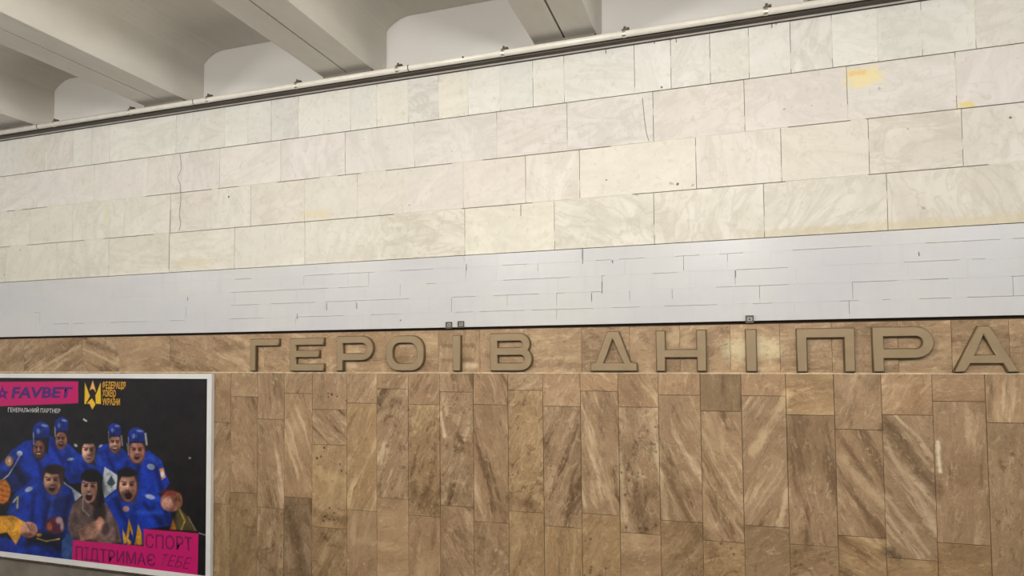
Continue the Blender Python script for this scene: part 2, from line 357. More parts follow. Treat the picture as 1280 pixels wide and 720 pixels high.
for ci in range(4):
    js = []
    for px in joints[ci]:
        ymid = {0: 0, 1: 0, 2: 0, 3: 0}[ci]
        top = L[ci](0); bot = L[ci+1](0)
        # solve X for pixel x at mid height of the course
        zc = (L[ci](un(px, 200)[0])+L[ci+1](un(px, 200)[0]))/2
        X = un(px, 200)[0]
        for _ in range(5):
            qx, qy = pj((X, 0, zc)); X = un(px, float(qy))[0]; zc = (L[ci](X)+L[ci+1](X))/2
        js.append((X, px))
    pitch = {0: 0.32, 1: 0.50, 2: 0.45, 3: 0.55}[ci]
    x = js[0][0]
    while x > XL+pitch: x -= pitch*rnd.uniform(.7, 1.3); js.insert(0, (x, None))
    x = js[-1][0]; pr = {0: .5, 1: .62, 2: .55, 3: .8}[ci]
    while x < XR-pr: x += pr*rnd.uniform(.8, 1.2); js.append((x, None))
    js = [(XL, None)]+js+[(XR, None)]
    for (xa, pa), (xb, pb) in zip(js[:-1], js[1:]):
        sa = 0.0011 if (pa in strong[ci]) else 0.001; sb = 0.0011 if (pb in strong[ci]) else 0.001
        gh = 0.0022 if ci == 0 else 0.0018
        b = over.get((ci, pa))
        if b is None:
            j = rnd.uniform(-4, 3); b = tuple(v+j+rnd.uniform(-1, 1) for v in basec[ci])
        pts = [(xa+sa, L[ci+1](xa)+gh), (xb-sb, L[ci+1](xb)+gh), (xb-sb, L[ci](xb)-gh), (xa+sa, L[ci](xa)-gh)]
        slab('limestone_slab', pts, rnd.uniform(-0.0012, 0.0008), 0.03, 0.0012, M['cream'], wall, seed=[rnd.uniform(-50, 50) for _ in range(3)],
             vein=rnd.uniform(-0.5, 0.5)+(1.4 if rnd.random() < .35 else 0), base=list(srgb(*b)[:3]), contrast=con_over.get((ci, pa), rnd.uniform(.25, .65)))
        if pb is None or pb not in strong[ci]:
            z0, z1 = L[ci+1](xb)+.002, L[ci](xb)-.002
            vstrip(fill, xb, z0+(z1-z0)*rnd.uniform(0, .25), z1-(z1-z0)*rnd.choice([0, 0, .1, .2]), .0034, 0.0016)
        else:
            z0, z1 = L[ci+1](xb)+.002, L[ci](xb)-.002
            a = rnd.uniform(0, .7); vstrip(fill, xb, z0+(z1-z0)*a, z0+(z1-z0)*(a+rnd.uniform(.1, .3)), .0034, 0.0016)
# partly filled bed joints
for li, dens in ((1, .0), (2, .45), (3, .35), (4, .0)):
    x = XL
    while x < XR-0.3:
        ln = rnd.uniform(.05, .35)
        if rnd.random() < dens:
            z = L[li](x); fill.poly([(x, .002, z-.0021), (x+ln, .002, L[li](x+ln)-.0021), (x+ln, .002, L[li](x+ln)+.0021), (x, .002, z+.0021)])
        x += ln
fo = fill.build('joint_filler', M['mortar_light'], wall); fo['kind'] = 'stuff'

# ---------------------------------------------------------------- white painted tile band (five thin courses)
rowf = [0.0, 0.165, 0.37, 0.575, 0.79, 1.0]
def brow(k, X): return L[4](X)-0.003+(WB(X)-L[4](X)+0.003)*rowf[k]
known = [[581, 728], [381, 462, 583, 673, 855, 910], [501, 753, 919], [234, 408, 446, 565, 607, 696, 740, 787, 840, 949, 1006, 1065, 1265], [371]]
pfill = MB(); YW = -0.012
opn_h = {}
for k in range(5):
    kx = sorted(un(p, 350)[0] for p in known[k]); pitch = 0.262
    xs = []; x = XL
    anchor = kx[len(kx)//2]
    i0 = math.floor((XL-anchor)/pitch)
    xs = [anchor+pitch*i for i in range(i0+1, int((XR-anchor)/pitch)+1)]
    for q in kx:
        j = min(range(len(xs)), key=lambda i: abs(xs[i]-q))
        if abs(xs[j]-q) < pitch*.5: xs[j] = q
    xs = [XL]+[v for v in xs if XL+.05 < v < XR-.05]+[XR]
    for xa, xb in zip(xs[:-1], xs[1:]):
        if xb-xa < .02: continue
        g = .0007
        pts = [(xa+g, brow(k+1, xa)+g), (xb-g, brow(k+1, xb)+g), (xb-g, brow(k, xb)-g), (xa+g, brow(k, xa)-g)]
        slab('painted_tile', pts, YW+rnd.uniform(-.0006, .0006), 0.032, 0.0006, M['paint'], wall)
        if not any(abs(xb-q) < .004 for q in kx) and rnd.random() < .93:
            vstrip(pfill, xb, brow(k+1, xb), brow(k, xb), .0030, YW+.0004)
        else:
            h_ = brow(k, xb)-brow(k+1, xb); vstrip(pfill, xb, brow(k+1, xb), brow(k+1, xb)+h_*rnd.uniform(0, .55), .0030, YW+.0004)
open_px = {1: [(295, 315), (382, 418), (425, 470), (500, 542), (628, 660), (745, 765), (775, 806), (845, 875), (900, 930), (992, 1090), (1158, 1200), (1202, 1252), (1268, 1290)],
           2: [(290, 412), (424, 462), (534, 545), (630, 712), (752, 757), (816, 846), (920, 985), (1130, 1200), (1215, 1232)],
           3: [(290, 325), (340, 395), (408, 440), (424, 460), (462, 512), (566, 595), (618, 674), (696, 706), (738, 753), (895, 985), (1065, 1122), (1150, 1185), (1263, 1290), (45, 52)],
           4: [(70, 88), (94, 108), (140, 185), (215, 232), (290, 330), (371, 430), (465, 500), (570, 592), (600, 656), (664, 742), (765, 800), (830, 896), (940, 965), (1050, 1072), (1102, 1112), (1148, 1188), (1208, 1280)]}
for k in range(1, 5):
    ops = sorted((un(a, 360)[0], un(b, 360)[0]) for a, b in open_px[k])
    x = XL
    for a, b in ops+[(XR, XR)]:
        if a > x:
            pfill.poly([(x, YW+.0005, brow(k, x)-.0016), (a, YW+.0005, brow(k, a)-.0016), (a, YW+.0005, brow(k, a)+.0016), (x, YW+.0005, brow(k, x)+.0016)])
        x = max(x, b)
po = pfill.build('joint_paint', M['paint'], wall); po['kind'] = 'stuff'
# dark reveal under the white band
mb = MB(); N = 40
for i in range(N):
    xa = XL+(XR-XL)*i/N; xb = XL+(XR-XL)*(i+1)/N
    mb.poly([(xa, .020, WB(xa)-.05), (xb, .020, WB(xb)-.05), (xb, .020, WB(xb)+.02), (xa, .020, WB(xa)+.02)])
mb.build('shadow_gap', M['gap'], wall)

# ---------------------------------------------------------------- brown frieze slabs
ft = lambda X: WB(X)-0.017
fj = [30, 103, 149, 202, 212, 266, 330, 385, 433, 490, 548, 600, 655, 727, 787, 850, 913, 975, 1040, 1123, 1190, 1262]
jx = [un(p, 440)[0] for p in fj]
x = jx[0]
while x > XL+.5: x -= rnd.uniform(.35, .5); jx.insert(0, x)
x = jx[-1]
while x < XR-.5: x += rnd.uniform(.3, .45); jx.append(x)
jx = [XL]+jx+[XR]
GR = (0.97, 0.97, 0.95)
for i, (xa, xb) in enumerate(zip(jx[:-1], jx[1:])):
    px = float(pj(((xa+xb)/2, 0, 1.65))[0])
    ang, co, pit, mo, tone = rnd.uniform(-1.6, 1.6), .55, .15, .45, 1.08
    if 30 < px < 103: ang, co, pit, mo, tone = 1.05, .9, .55, .5, .98
    elif 0 < px < 30: ang, co, pit, mo, tone = .9, .6, .3, .4, 1.0
    elif 103 < px < 149: ang, co, pit, mo, tone = -1.1, .9, .95, .4, 1.0
    elif 149 < px < 202: ang, co, pit, mo, tone = 1.35, .4, .1, .3, 1.05
    elif 202 < px < 266: ang, co, pit, mo, tone = -1.2, .8, .3, .45, 1.02
    elif px > 640: ang, co, pit, mo, tone = 1.5, .45, .2, .6, 1.04
    if 913 < px < 975: tone = 1.2; mo = .4
    slab('frieze_slab', [(xa+.0006, FB(xa)+.001), (xb-.0006, FB(xb)+.001), (xb-.0006, ft(xb)), (xa+.0006, ft(xa))], rnd.uniform(-.001, .001), .026, .0008,
         M['brown'], wall, seed=[rnd.uniform(-50, 50) for _ in range(3)], vein=-ang, contrast=co, pits=pit, mottle=mo, tone=tone, tint=list(GR))
# mortar bed line between the frieze and the lower stones
mb = MB(); x = XL
while x < XR-.1:
    ln = rnd.uniform(.04, .16); h0, h1 = rnd.uniform(.002, .007), rnd.uniform(.002, .007)
    mb.poly([(x, -.0165, FB(x)-.005), (x+ln, -.0165, FB(x+ln)-.005), (x+ln, -.0165, FB(x+ln)-.005+h1), (x, -.0165, FB(x)-.005+h0)])
    mb.poly([(x, -.0165, FB(x)-.005+h0), (x+ln, -.0165, FB(x+ln)-.005+h1), (x+ln, .0, FB(x+ln)+.004), (x, .0, FB(x)+.004)])
    x += ln
bo = mb.build('bedding_mortar', M['mortar_bed'], wall); bo['kind'] = 'stuff'

# ---------------------------------------------------------------- tall brown slabs
P_, W_, Y_ = (1.0, .97, .95), (1.0, 1.0, 1.0), (1.0, .985, .90)
# column left px, [(break y px...)], [(angle deg from vertical, + leans right), contrast, pits, mottle, tone, tint]
CB = [264, 288, 321.7, 355, 390, 433.7, 471, 510.5, 550, 592, 635.5, 679.5, 726.5, 774, 824.5, 877, 928.5, 984.5, 1045, 1104.5, 1168.5, 1235, 1303]
COLS = [
    ([528, 630], [(-10, .6, 0, .3, .98, P_), (28, .8, 0, .3, .95, W_), (-5, .4, .2, .5, .82, Y_)]),
    ([496, 616], [(20, .6, 0, .3, .98, W_), (-20, .6, .1, .4, .95, P_), (15, .4, .2, .5, .80, Y_)]),
    ([524, 635], [(-8, .6, 0, .3, .95, W_), (-12, .9, .1, .3, 1.0, W_), (5, .4, .4, .8, .88, W_)]),
    ([492, 622], [(30, .5, .2, .5, .96, W_), (-20, .8, .05, .3, 1.02, P_), (-8, .5, .3, .5, .72, W_)]),
    ([512, 556, 660], [(5, .4, .9, .3, 1.0, W_), (-48, 1.1, 0, .2, 1.02, W_), (15, .3, 1.0, .5, 1.03, Y_), (30, .6, .3, .7, .86, Y_)]),
    ([504, 638], [(25, .8, .2, .4, 1.0, W_), (25, .8, .15, .3, 1.06, Y_), (12, .25, 0, .2, 1.06, W_)]),
    ([486, 623], [(30, .6, .1, .6, 1.05, W_), (22, 1.15, .2, .8, .93, W_), (80, .3, 0, .2, 1.14, W_)]),
    ([506, 645], [(28, .8, 0, .4, 1.0, P_), (20, .7, .3, .9, .95, Y_), (5, .5, .1, .3, .98, P_)]),
    ([490, 633], [(-20, .8, .1, .5, .98, W_), (18, .9, .4, .95, .95, W_), (-25, .5, .1, .7, .97, W_)]),
    ([506, 653], [(-22, 1.1, 0, .3, .98, P_), (-14, .9, .1, .35, .90, P_), (15, .4, .1, .6, .98, W_)]),
    ([488, 640], [(60, .4, .1, .8, 1.02, W_), (24, .6, .3, 1.0, 1.0, Y_), (20, .3, .1, .5, 1.02, Y_)]),
    ([508, 659], [(40, .3, .1, .6, 1.05, P_), (22, 1.0, .4, .6, .98, W_), (0, .4, .1, .4, 1.02, Y_)]),
    ([489, 643], [(-50, .7, 0, .2, 1.12, P_), (-16, 1.0, .1, .35, .97, W_), (30, .3, .5, .5, 1.05, Y_)]),
    ([509, 667], [(-35, .9, .1, .2, 1.08, P_), (-8, .7, .6, 1.0, .97, W_), (75, .2, 0, .2, 1.12, W_)]),
    ([494, 652], [(10, .3, .1, .3, 1.08, P_), (-26, 1.1, .1, .3, 1.0, W_), (40, .4, .2, .6, .88, Y_)]),
    ([514, 677], [(2, .6, 0, .1, .70, Y_), (-24, .9, .1, .3, 1.07, W_), (70, .3, .6, .7, 1.02, Y_)]),
    ([495, 658], [(10, .25, .1, .3, 1.08, P_), (30, 1.0, 0, .2, .98, W_), (60, .2, 0, .3, .92, W_)]),
    ([519, 682], [(80, .4, 0, .4, 1.10, Y_), (-6, .7, .3, .3, .98, W_), (75, .5, .4, .6, 1.08, W_)]),
    ([537, 671], [(22, .6, .1, .3, 1.02, W_), (-28, .7, .1, .25, 1.0, W_), (-60, .7, .1, .4, 1.05, Y_)]),
    ([519, 699], [(35, .5, 0, .4, 1.14, P_), (-36, 1.15, .3, .4, .90, W_), (80, .4, .2, .6, .98, Y_)]),
    ([502, 680], [(80, .2, .1, .4, 1.04, P_), (2, .6, .1, .3, .99, W_), (75, .3, .1, .5, 1.0, Y_)]),
    ([529, 760], [(4, .7, 0, .2, 1.10, W_), (0, .2, .2, .6, .92, W_), (0, .2, .2, .6, .9, W_)]),
]
YB = -0.016
gapf = MB()
def tall_column(xa, xb, zs, specs):
    for i, sp in enumerate(specs):
        zt = FB if i == 0 else None
        zhi = (lambda X: FB(X)-.005) if i == 0 else (lambda X, z=zs[i-1]: z-.001)
        zlo = (lambda X, z=zs[i]: z+.001) if i < len(zs) else (lambda X: 0.0)
        a, co, pit, mo, tone, tint = sp
        g = rnd.choice([.0007, .0009, .0014])
        slab('travertine_slab', [(xa+g, zlo(xa)), (xb-g, zlo(xb)), (xb-g, zhi(xb)), (xa+g, zhi(xa))], YB+rnd.uniform(-.0016, .0016), .040, .0012, M['brown'], wall,
             seed=[rnd.uniform(-50, 50) for _ in range(3)], vein=math.radians(-a), contrast=co, pits=pit, mottle=mo, tone=tone*rnd.uniform(.98, 1.02), tint=list(tint))
def colx(px): return un(px, 580, YB)[0]
for i, (br, sp) in enumerate(COLS):
    xa, xb = colx(CB[i]), colx(CB[i+1]); pm = (CB[i]+CB[i+1])/2
    tall_column(xa, xb, [un(pm, y, YB)[1] for y in br], sp)
def rand_spec(): return (rnd.uniform(-35, 35), rnd.uniform(.4, 1), rnd.uniform(0, .4), rnd.uniform(.3, .8), rnd.uniform(.86, 1.0), rnd.choice([P_, W_, Y_]))
x = colx(CB[0])
while x > XL+.1:
    xn = max(XL, x-.253); tall_column(xn, x, [rnd.uniform(1.15, 1.4), rnd.uniform(.3, .62)], [rand_spec() for _ in range(3)]); x = xn
x = colx(CB[-1])
while x < XR-.1:
    xn = min(XR, x+.26); tall_column(x, xn, [rnd.uniform(1.15, 1.4), rnd.uniform(.45, .62)], [rand_spec() for _ in range(3)]); x = xn
MB().box(XL, XR, -.008, .028, 0.0, 1.50).build('mortar_backing', M['mortar_brown'], wall)

# ---------------------------------------------------------------- cracks
def crack(pts, y, wd, mat=M['crack']):
    q = [un(px, py, y) for px, py in pts]; mb = MB()
    for (xa, za), (xb, zb) in zip(q[:-1], q[1:]):
        d = Vector((xb-xa, zb-za)); nrm = Vector((-d.y, d.x)).normalized()*wd/2
        mb.box(0, 0, 0, 0, 0, 0) if False else None
        mb.poly([(xa-nrm.x, y, za-nrm.y), (xb-nrm.x, y, zb-nrm.y), (xb+nrm.x, y, zb+nrm.y), (xa+nrm.x, y, za+nrm.y)])
    return mb.build('crack', mat, wall)
crack([(803, 122), (805.5, 148), (808, 166), (811, 176)], -.0018, .0035)
crack([(225, 193), (227, 210), (222, 222), (225.5, 232), (226, 250), (224, 268), (226, 280), (223.5, 288)], -.0018, .0035)
crack([(213, 262), (212, 290), (211, 336)], -.0018, .004)
crack([(651, 256), (651, 270)], -.0018, .0035)
for a, b in (((757, 62), (757.5, 67)), ((845, 47.5), (845.5, 53)), ((965, 28.5), (964.8, 35)), ((970, 28), (970.2, 31)), ((838, 48), (838, 52)), ((818, 52), (818, 55))):
    crack([a, b], -.0018, .005, M['crack'])
for p in (((728.4, 311), (728.4, 330)), ((583, 330), (583, 338)), ((752.5, 352), (752.5, 367)), ((739.5, 367), (739.5, 376)), ((408.5, 379), (408.5, 388)), ((446, 379), (446, 386)),
          ((919.5, 338), (919.5, 347)), ((234.5, 371), (234.5, 376)), ((371.5, 392), (371.5, 399)), ((1148.5, 315), (1149, 320)), ((765, 327), (766.5, 329))):
    crack(p, YW-.0012, .0045, M['crack_grey'])
for px, py, r in ((847, 230, .010), (1263, 147, .008), (286, 246, .010), (766, 326.5, .006), (827, 109, .008), (501.5, 400.5, .006), (758, 225, .006)):
    X, Z = un(px, py, -.002); yy = YW-.0012 if py > 320 else -.0018
    mb = MB(); mb.poly([(X+r*math.cos(t_)*rnd.uniform(.7, 1), yy, Z+r*math.sin(t_)*rnd.uniform(.7, 1)) for t_ in [2*math.pi*i/7 for i in range(7)]])
    mb.build('stone_chip', M['crack'], wall)

# ---------------------------------------------------------------- trim lip over the top course, the pipe and the dark shade built under it
MB().box(XL, XR, -.016, -.004, 3.4645, 3.4885).build('trim_1', M['lip'])['kind'] = 'structure'
MB().box(XL, XR, -.0135, -.004, 3.4610, 3.4643).box(XL, XR, -.0035, .0, 3.482, 3.508).build('trim_shade', M['lip_shade'])['kind'] = 'structure'  # dark strips: shade line below the lip and shaded recess behind the pipe, as colour
PYY, PZ, PR = -.075, 3.5055, .0200
pipe = MB().tube_x(XL, XR, PYY, PZ, PR, 40).build('pipe', M['pipe'], smooth=True)
tag(pipe, 'long pale painted pipe clamped along the top edge of the cream stone wall', 'pipe')
shade_tube = MB().tube_x(XL, XR, -.036, 3.4870, .0145, 32).build('shade_tube', M['shade_tube'], smooth=True)  # added dark tube, stands in for the shade beneath the pipe
tag(shade_tube, 'dark tube in place of the shade right under the pale pipe at the wall top', 'shade_tube')
for px, py in ((68, 160), (163, 142), (260, 124), (371, 107), (497, 87), (629, 66), (780, 41), (957, 12), (1180, -25)):
    X = un(px, py, PYY)[0]
    k = MB().tube_x(X-.010, X+.010, PYY, PZ, PR+.0015, 32).build('pipe_clamp', M['clamp'], pipe, smooth=False)
    MB().box(X-.012, X+.014, PYY-.012, PYY+.020, PZ+PR-.002, PZ+PR+.006).box(X+.012, X+.030, PYY-.006, PYY+.02, PZ+PR+.004, PZ+PR+.016).cyl((X, PYY-.004, PZ+PR), (0.25, 0, 1), .007, .024, 8).build('bolt', M['bolt'], k)
for px, py in ((243, 124), (511, 82), (48, 160)):
    X = un(px, py, PYY)[0]
    MB().tube_x(X-.003, X+.003, PYY, PZ, PR+.0012, 32).build('pipe_seam', M['bolt'], pipe)
for px, py in ((580, 76),):
    X = un(px, py, PYY)[0]; MB().cyl((X, PYY-PR*.9, PZ+.006), (0, -1, .3), .006, .006, 8).build('screw', M['bolt'], pipe)

# ---------------------------------------------------------------- letters of the station name
def arc(cx, cz, r, a0, a1, n=8): return [(cx+r*math.cos(math.radians(a0+(a1-a0)*i/n)), cz+r*math.sin(math.radians(a0+(a1-a0)*i/n))) for i in range(n+1)]
def rrect(x0, z0, x1, z1, r):
    return arc(x1-r, z1-r, r, 90, 0)+arc(x1-r, z0+r, r, 0, -90)+arc(x0+r, z0+r, r, 270, 180)+arc(x0+r, z1-r, r, 180, 90)
def glyph(c, w, h, s):
    if c == 'Г': return [[(0, 0), (s, 0), (s, h-s), (w, h-s), (w, h), (0, h)]]
    if c == 'Е': m = h*.47; return [[(0, 0), (w, 0), (w, s), (s, s), (s, m-s*.25), (w*.86, m-s*.25), (w*.86, m+s*.75), (s, m+s*.75), (s, h-s), (w, h-s), (w, h), (0, h)]]
    if c == 'Р':
        zb = h*.30; r = (h-zb)/2; ri = r-s
        return [[(0, 0), (s, 0), (s, zb), (w-r, zb)]+arc(w-r, zb+r, r, -90, 90)[1:]+[(0, h)], [(s, h-s)]+arc(w-r, zb+r, ri, 90, -90)+[(s, zb+s)]]
    if c == 'О': r = w*.33; return [rrect(0, 0, w, h, r), rrect(s, s, w-s, h-s, r-s*.75)]
    if c == 'Ї' or c == 'І': return [[(0, 0), (w, 0), (w, h), (0, h)]]
    if c == 'В':
        zm = h*.52; r1 = zm/2+s*.25; r2 = (h-zm)/2+s*.25; w2 = w-.012
        b = [(0, 0), (w-r1, 0)]+arc(w-r1, r1, r1, -90, 62)[1:]+arc(w2-r2, h-r2, r2, -50, 90)+[(0, h)]
        return [b, [(s, s)]+[(s, zm-s*.5)]+arc(w-r1, s+(zm-1.5*s)/2, (zm-1.5*s)/2, 90, -90), [(s, zm+s*.5)]+[(s, h-s)]+arc(w2-r2, zm+s*.5+(h-zm-1.5*s)/2, (h-zm-1.5*s)/2, 90, -90)]
    if c == 'Д': return [[(0, 0), (w, 0), (w*.985, h*.19), (w*.86, h*.21), (w*.615, h), (w*.375, h), (w*.12, h*.21), (w*.015, h*.19)], [(w*.27, s*.92), (w*.485, h*.82), (w*.73, s*.92)]]
    if c == 'Н': m = h*.43; return [[(0, 0), (s, 0), (s, m-s*.45), (w-s, m-s*.45), (w-s, 0), (w, 0), (w, h), (w-s, h), (w-s, m+s*.45), (s, m+s*.45), (s, h), (0, h)]]
    if c == 'П': return [[(0, 0), (s, 0), (s, h-s), (w-s, h-s), (w-s, 0), (w, 0), (w, h), (0, h)]]
    if c == 'А': return [[(0, 0), (w*.165, 0), (w*.255, h*.185), (w*.765, h*.185), (w*.835, 0), (w, 0), (w*.575, h), (w*.40, h)], [(w*.32, h*.36), (w*.475, h*.82), (w*.665, h*.36)]]
def letter_mesh(loops, ex, bev, off, name):
    cu = bpy.data.curves.new(name, 'CURVE'); cu.dimensions = '2D'; cu.fill_mode = 'BOTH'
    cu.extrude = ex; cu.bevel_depth = bev; cu.bevel_resolution = 0; cu.offset = off
    for lp in loops:
        sp = cu.splines.new('POLY'); sp.points.add(len(lp)-1)
        for p, q in zip(sp.points, lp): p.co = (q[0], q[1], 0, 1)
        sp.use_cyclic_u = True
    o = bpy.data.objects.new(name, cu); COL.objects.link(o); bpy.context.view_layer.update()
    me = bpy.data.meshes.new_from_object(o.evaluated_get(bpy.context.evaluated_depsgraph_get()))
    bpy.data.objects.remove(o); bpy.data.curves.remove(cu)
    me.transform(Matrix.Rotation(math.radians(90), 4, 'X')); me.name = name
    return me
LET = [('Г', 312.3, 347.8, 423.5, 464, 'first letter of the station name, left of the letter Е'),
       ('Е', 362.5, 404, 422.5, 464, 'second letter of the station name, right of the letter Г'),
       ('Р', 420.8, 466, 420, 463.8, 'between the letters Е and О in the first word'),
       ('О', 482.6, 529.3, 419.5, 463.8, 'the only rounded ring letter, in the middle of the first word'),
       ('Ї', 566, 575, 419, 463.8, 'narrow bar with two small square dots above it'),
       ('В', 613, 664.5, 416.5, 463.8, 'last letter of the first word, above the mottled brown slabs'),
       ('Д', 738.2, 796, 414, 464, 'trapezoid with a flat foot, first letter of the second word'),
       ('Н', 821, 882.5, 412.8, 464.2, 'between the letters Д and І'),
       ('І', 933.3, 945.5, 411.5, 464.6, 'narrow bar on a pale cleaned patch with one square dot above'),
       ('П', 997.3, 1068.5, 410.3, 465, 'square arch, between the letters І and Р'),
       ('Р', 1092.5, 1168, 408.3, 465, 'between the letters П and А in the second word'),
       ('А', 1193.5, 1273, 407.3, 465.2, 'last letter of the station name at the right end of the frieze')]
YL = -.030
for ch, x0, x1, y0, y1, txt in LET:
    ym, xm = (y0+y1)/2, (x0+x1)/2
    X0, X1 = un(x0, y1, YL)[0], un(x1, ym, YL)[0]; Z0, Z1 = un(xm, y1-.5, YL)[1], un(xm, y0+.5, YL)[1]
    w_, h_ = X1-X0, Z1-Z0; s_ = w_ if ch in 'ЇІ' else (.0475 if ch in 'РПНДА' and x0 > 700 else .045)
    lp = glyph(ch, w_, h_, s_)
    t = empty('letter', (X0, 0.0, Z0)); tag(t, 'bronze relief letter %s, %s' % (ch, txt), 'letter', 'bronze station name letters on the brown frieze')
    f_ = link('face', letter_mesh(lp, .0085, .0035, -.0030, 'face'), M['letter'], t, (0, -.019, 0))
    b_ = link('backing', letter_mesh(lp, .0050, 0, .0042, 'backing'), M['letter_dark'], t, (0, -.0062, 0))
    dots = {'Ї': [(561, 406.5), (576, 405.5)], 'І': [(937, 399)]}.get(ch, [])
    for dx, dy in dots:
        X, Z = un(dx, dy, YW-.006); X -= X0; Z -= Z0
        a = .021; mb = MB()
        mb.box(X-a, X+a, YW-.010, YW-.0012, Z-a, Z-a+.012).box(X-a, X+a, YW-.010, YW-.0012, Z+a-.007, Z+a).box(X-a, X-a+.008, YW-.010, YW-.0012, Z-a+.012, Z+a-.007)
        mb.box(X+a-.007, X+a, YW-.010, YW-.0012, Z-a+.012, Z+a-.007).box(X-.005, X+.005, YW-.008, YW-.0012, Z-.003, Z+.006)
        mb.build('dot', M['bolt'], t)

# ---------------------------------------------------------------- poster
YP = -.045
pXL, pXR = -5.80, un(264.3, 590, YP)[0]; pZT = un(200, 467.2, YP)[1]; pZB = un(100, 707.5, YP)[1]
poster = empty('poster', ((pXL+pXR)/2, 0, pZB))
tag(poster, 'large white-framed poster of blue-jerseyed hockey players on the brown stone wall', 'poster')
OX, OZ = poster.location.x, poster.location.z
FWD = .036
fm = MB().box(pXL, pXR, YP-.006, YB-.003, pZT-FWD, pZT).box(pXL, pXR, YP-.006, YB-.003, pZB, pZB+.040)
fm.box(pXL, pXL+FWD, YP-.006, YB-.003, pZB+.04, pZT-FWD).box(pXR-.040, pXR, YP-.006, YB-.003, pZB+.04, pZT-FWD)
fr = MB(); fr.v = [(a-OX, b, c-OZ) for a, b, c in fm.v]; fr.f = fm.f; fr.build('frame', M['frame'], poster)
# printed picture: painted in code into a colour attribute of the flat print
ix0, ix1, iz0, iz1 = pXL+FWD, pXR-.040, pZB+.040, pZT-FWD
NX, NZ = 430, 300
gx, gz = np.meshgrid(np.linspace(ix0, ix1, NX), np.linspace(iz0, iz1, NZ))
P3 = np.stack([gx, np.full_like(gx, YP), gz], -1)
qx, qy = pj(P3); U = qx*2.771; V = (qy-460)*2.771          # drawing units of the print
img = np.zeros((NZ, NX, 3)); img[:] = (24, 18, 20)
rs = np.random.RandomState(3)
def blend(mask, col, op=1.0):
    global img
    m = (np.clip(mask, 0, 1)*op)[..., None]; img = img*(1-m)+np.array(col, float)*m
def sdpoly(pts):
    inside = np.zeros(U.shape, bool); dist = np.full(U.shape, 1e9); n = len(pts)
    for i in range(n):
        (xa, ya), (xb, yb) = pts[i], pts[(i+1) % n]
        dx, dy = xb-xa, yb-ya; t = np.clip(((U-xa)*dx+(V-ya)*dy)/(dx*dx+dy*dy+1e-9), 0, 1)
        dist = np.minimum(dist, np.hypot(U-xa-t*dx, V-ya-t*dy))
        c_ = ((ya > V) != (yb > V)) & (U < (xb-xa)*(V-ya)/((yb-ya) if yb != ya else 1e-9)+xa)
        inside ^= c_
    return np.where(inside, -dist, dist)
def poly(pts, col, soft=3, op=1.0): blend(.5-sdpoly(pts)/soft, col, op)
def ell(cx, cy, rx, ry, col, soft=3, op=1.0, rot=0):
    a = math.radians(rot); dx, dy = U-cx, V-cy; ex, ey = dx*math.cos(a)+dy*math.sin(a), -dx*math.sin(a)+dy*math.cos(a)
    d = (np.hypot(ex/rx, ey/ry)-1)*min(rx, ry); blend(.5-d/soft, col, op)
def line(pts, wd, col, soft=2, op=1.0):
    d = np.full(U.shape, 1e9)
    for (xa, ya), (xb, yb) in zip(pts[:-1], pts[1:]):
        dx, dy = xb-xa, yb-ya; t = np.clip(((U-xa)*dx+(V-ya)*dy)/(dx*dx+dy*dy+1e-9), 0, 1); d = np.minimum(d, np.hypot(U-xa-t*dx, V-ya-t*dy))
    blend(.5-(d-wd/2)/soft, col, op)
BL, BD, BB = (22, 52, 160), (12, 24, 84), (44, 92, 205)
DK = (20, 16, 24); SK, SKD = (196, 148, 124), (112, 66, 52); YE = (226, 162, 36); WH = (206, 212, 222)
ell(350, 260, 330, 160, (34, 27, 27), 160, .5)
def body(pts, shade=(), lights=()):
    poly(pts, BL, 5)
    for s_ in shade: line(s_, 13, BD, 14, .85)
    for s_ in lights: line(s_, 10, BB, 14, .7)
def helmet(cx, cy, rx, ry):
    ell(cx, cy, rx, ry, (26, 50, 150), 4); poly([(cx-rx, cy), (cx+rx, cy), (cx+rx*.9, cy+ry*.9), (cx-rx*.9, cy+ry*.9)], (22, 42, 130), 4)
    ell(cx-rx*.3, cy+ry*.1, rx*.28, ry*.3, (130, 160, 235), 7, .8); ell(cx+rx*.35, cy-ry*.55, rx*.4, ry*.14, (170, 185, 230), 5, .8, 10)
    line([(cx-rx*.1, cy-ry*.8), (cx-rx*.15, cy+ry*.5)], 3, (14, 24, 84), 4, .8); line([(cx-rx*.8, cy+ry*.9), (cx+rx*.8, cy+ry*.9)], 4, (12, 16, 50), 4, .9)
    line([(cx-rx*.95, cy+ry*.3), (cx-rx*.9, cy+ry*1.6)], 4, (200, 205, 215), 3, .6)
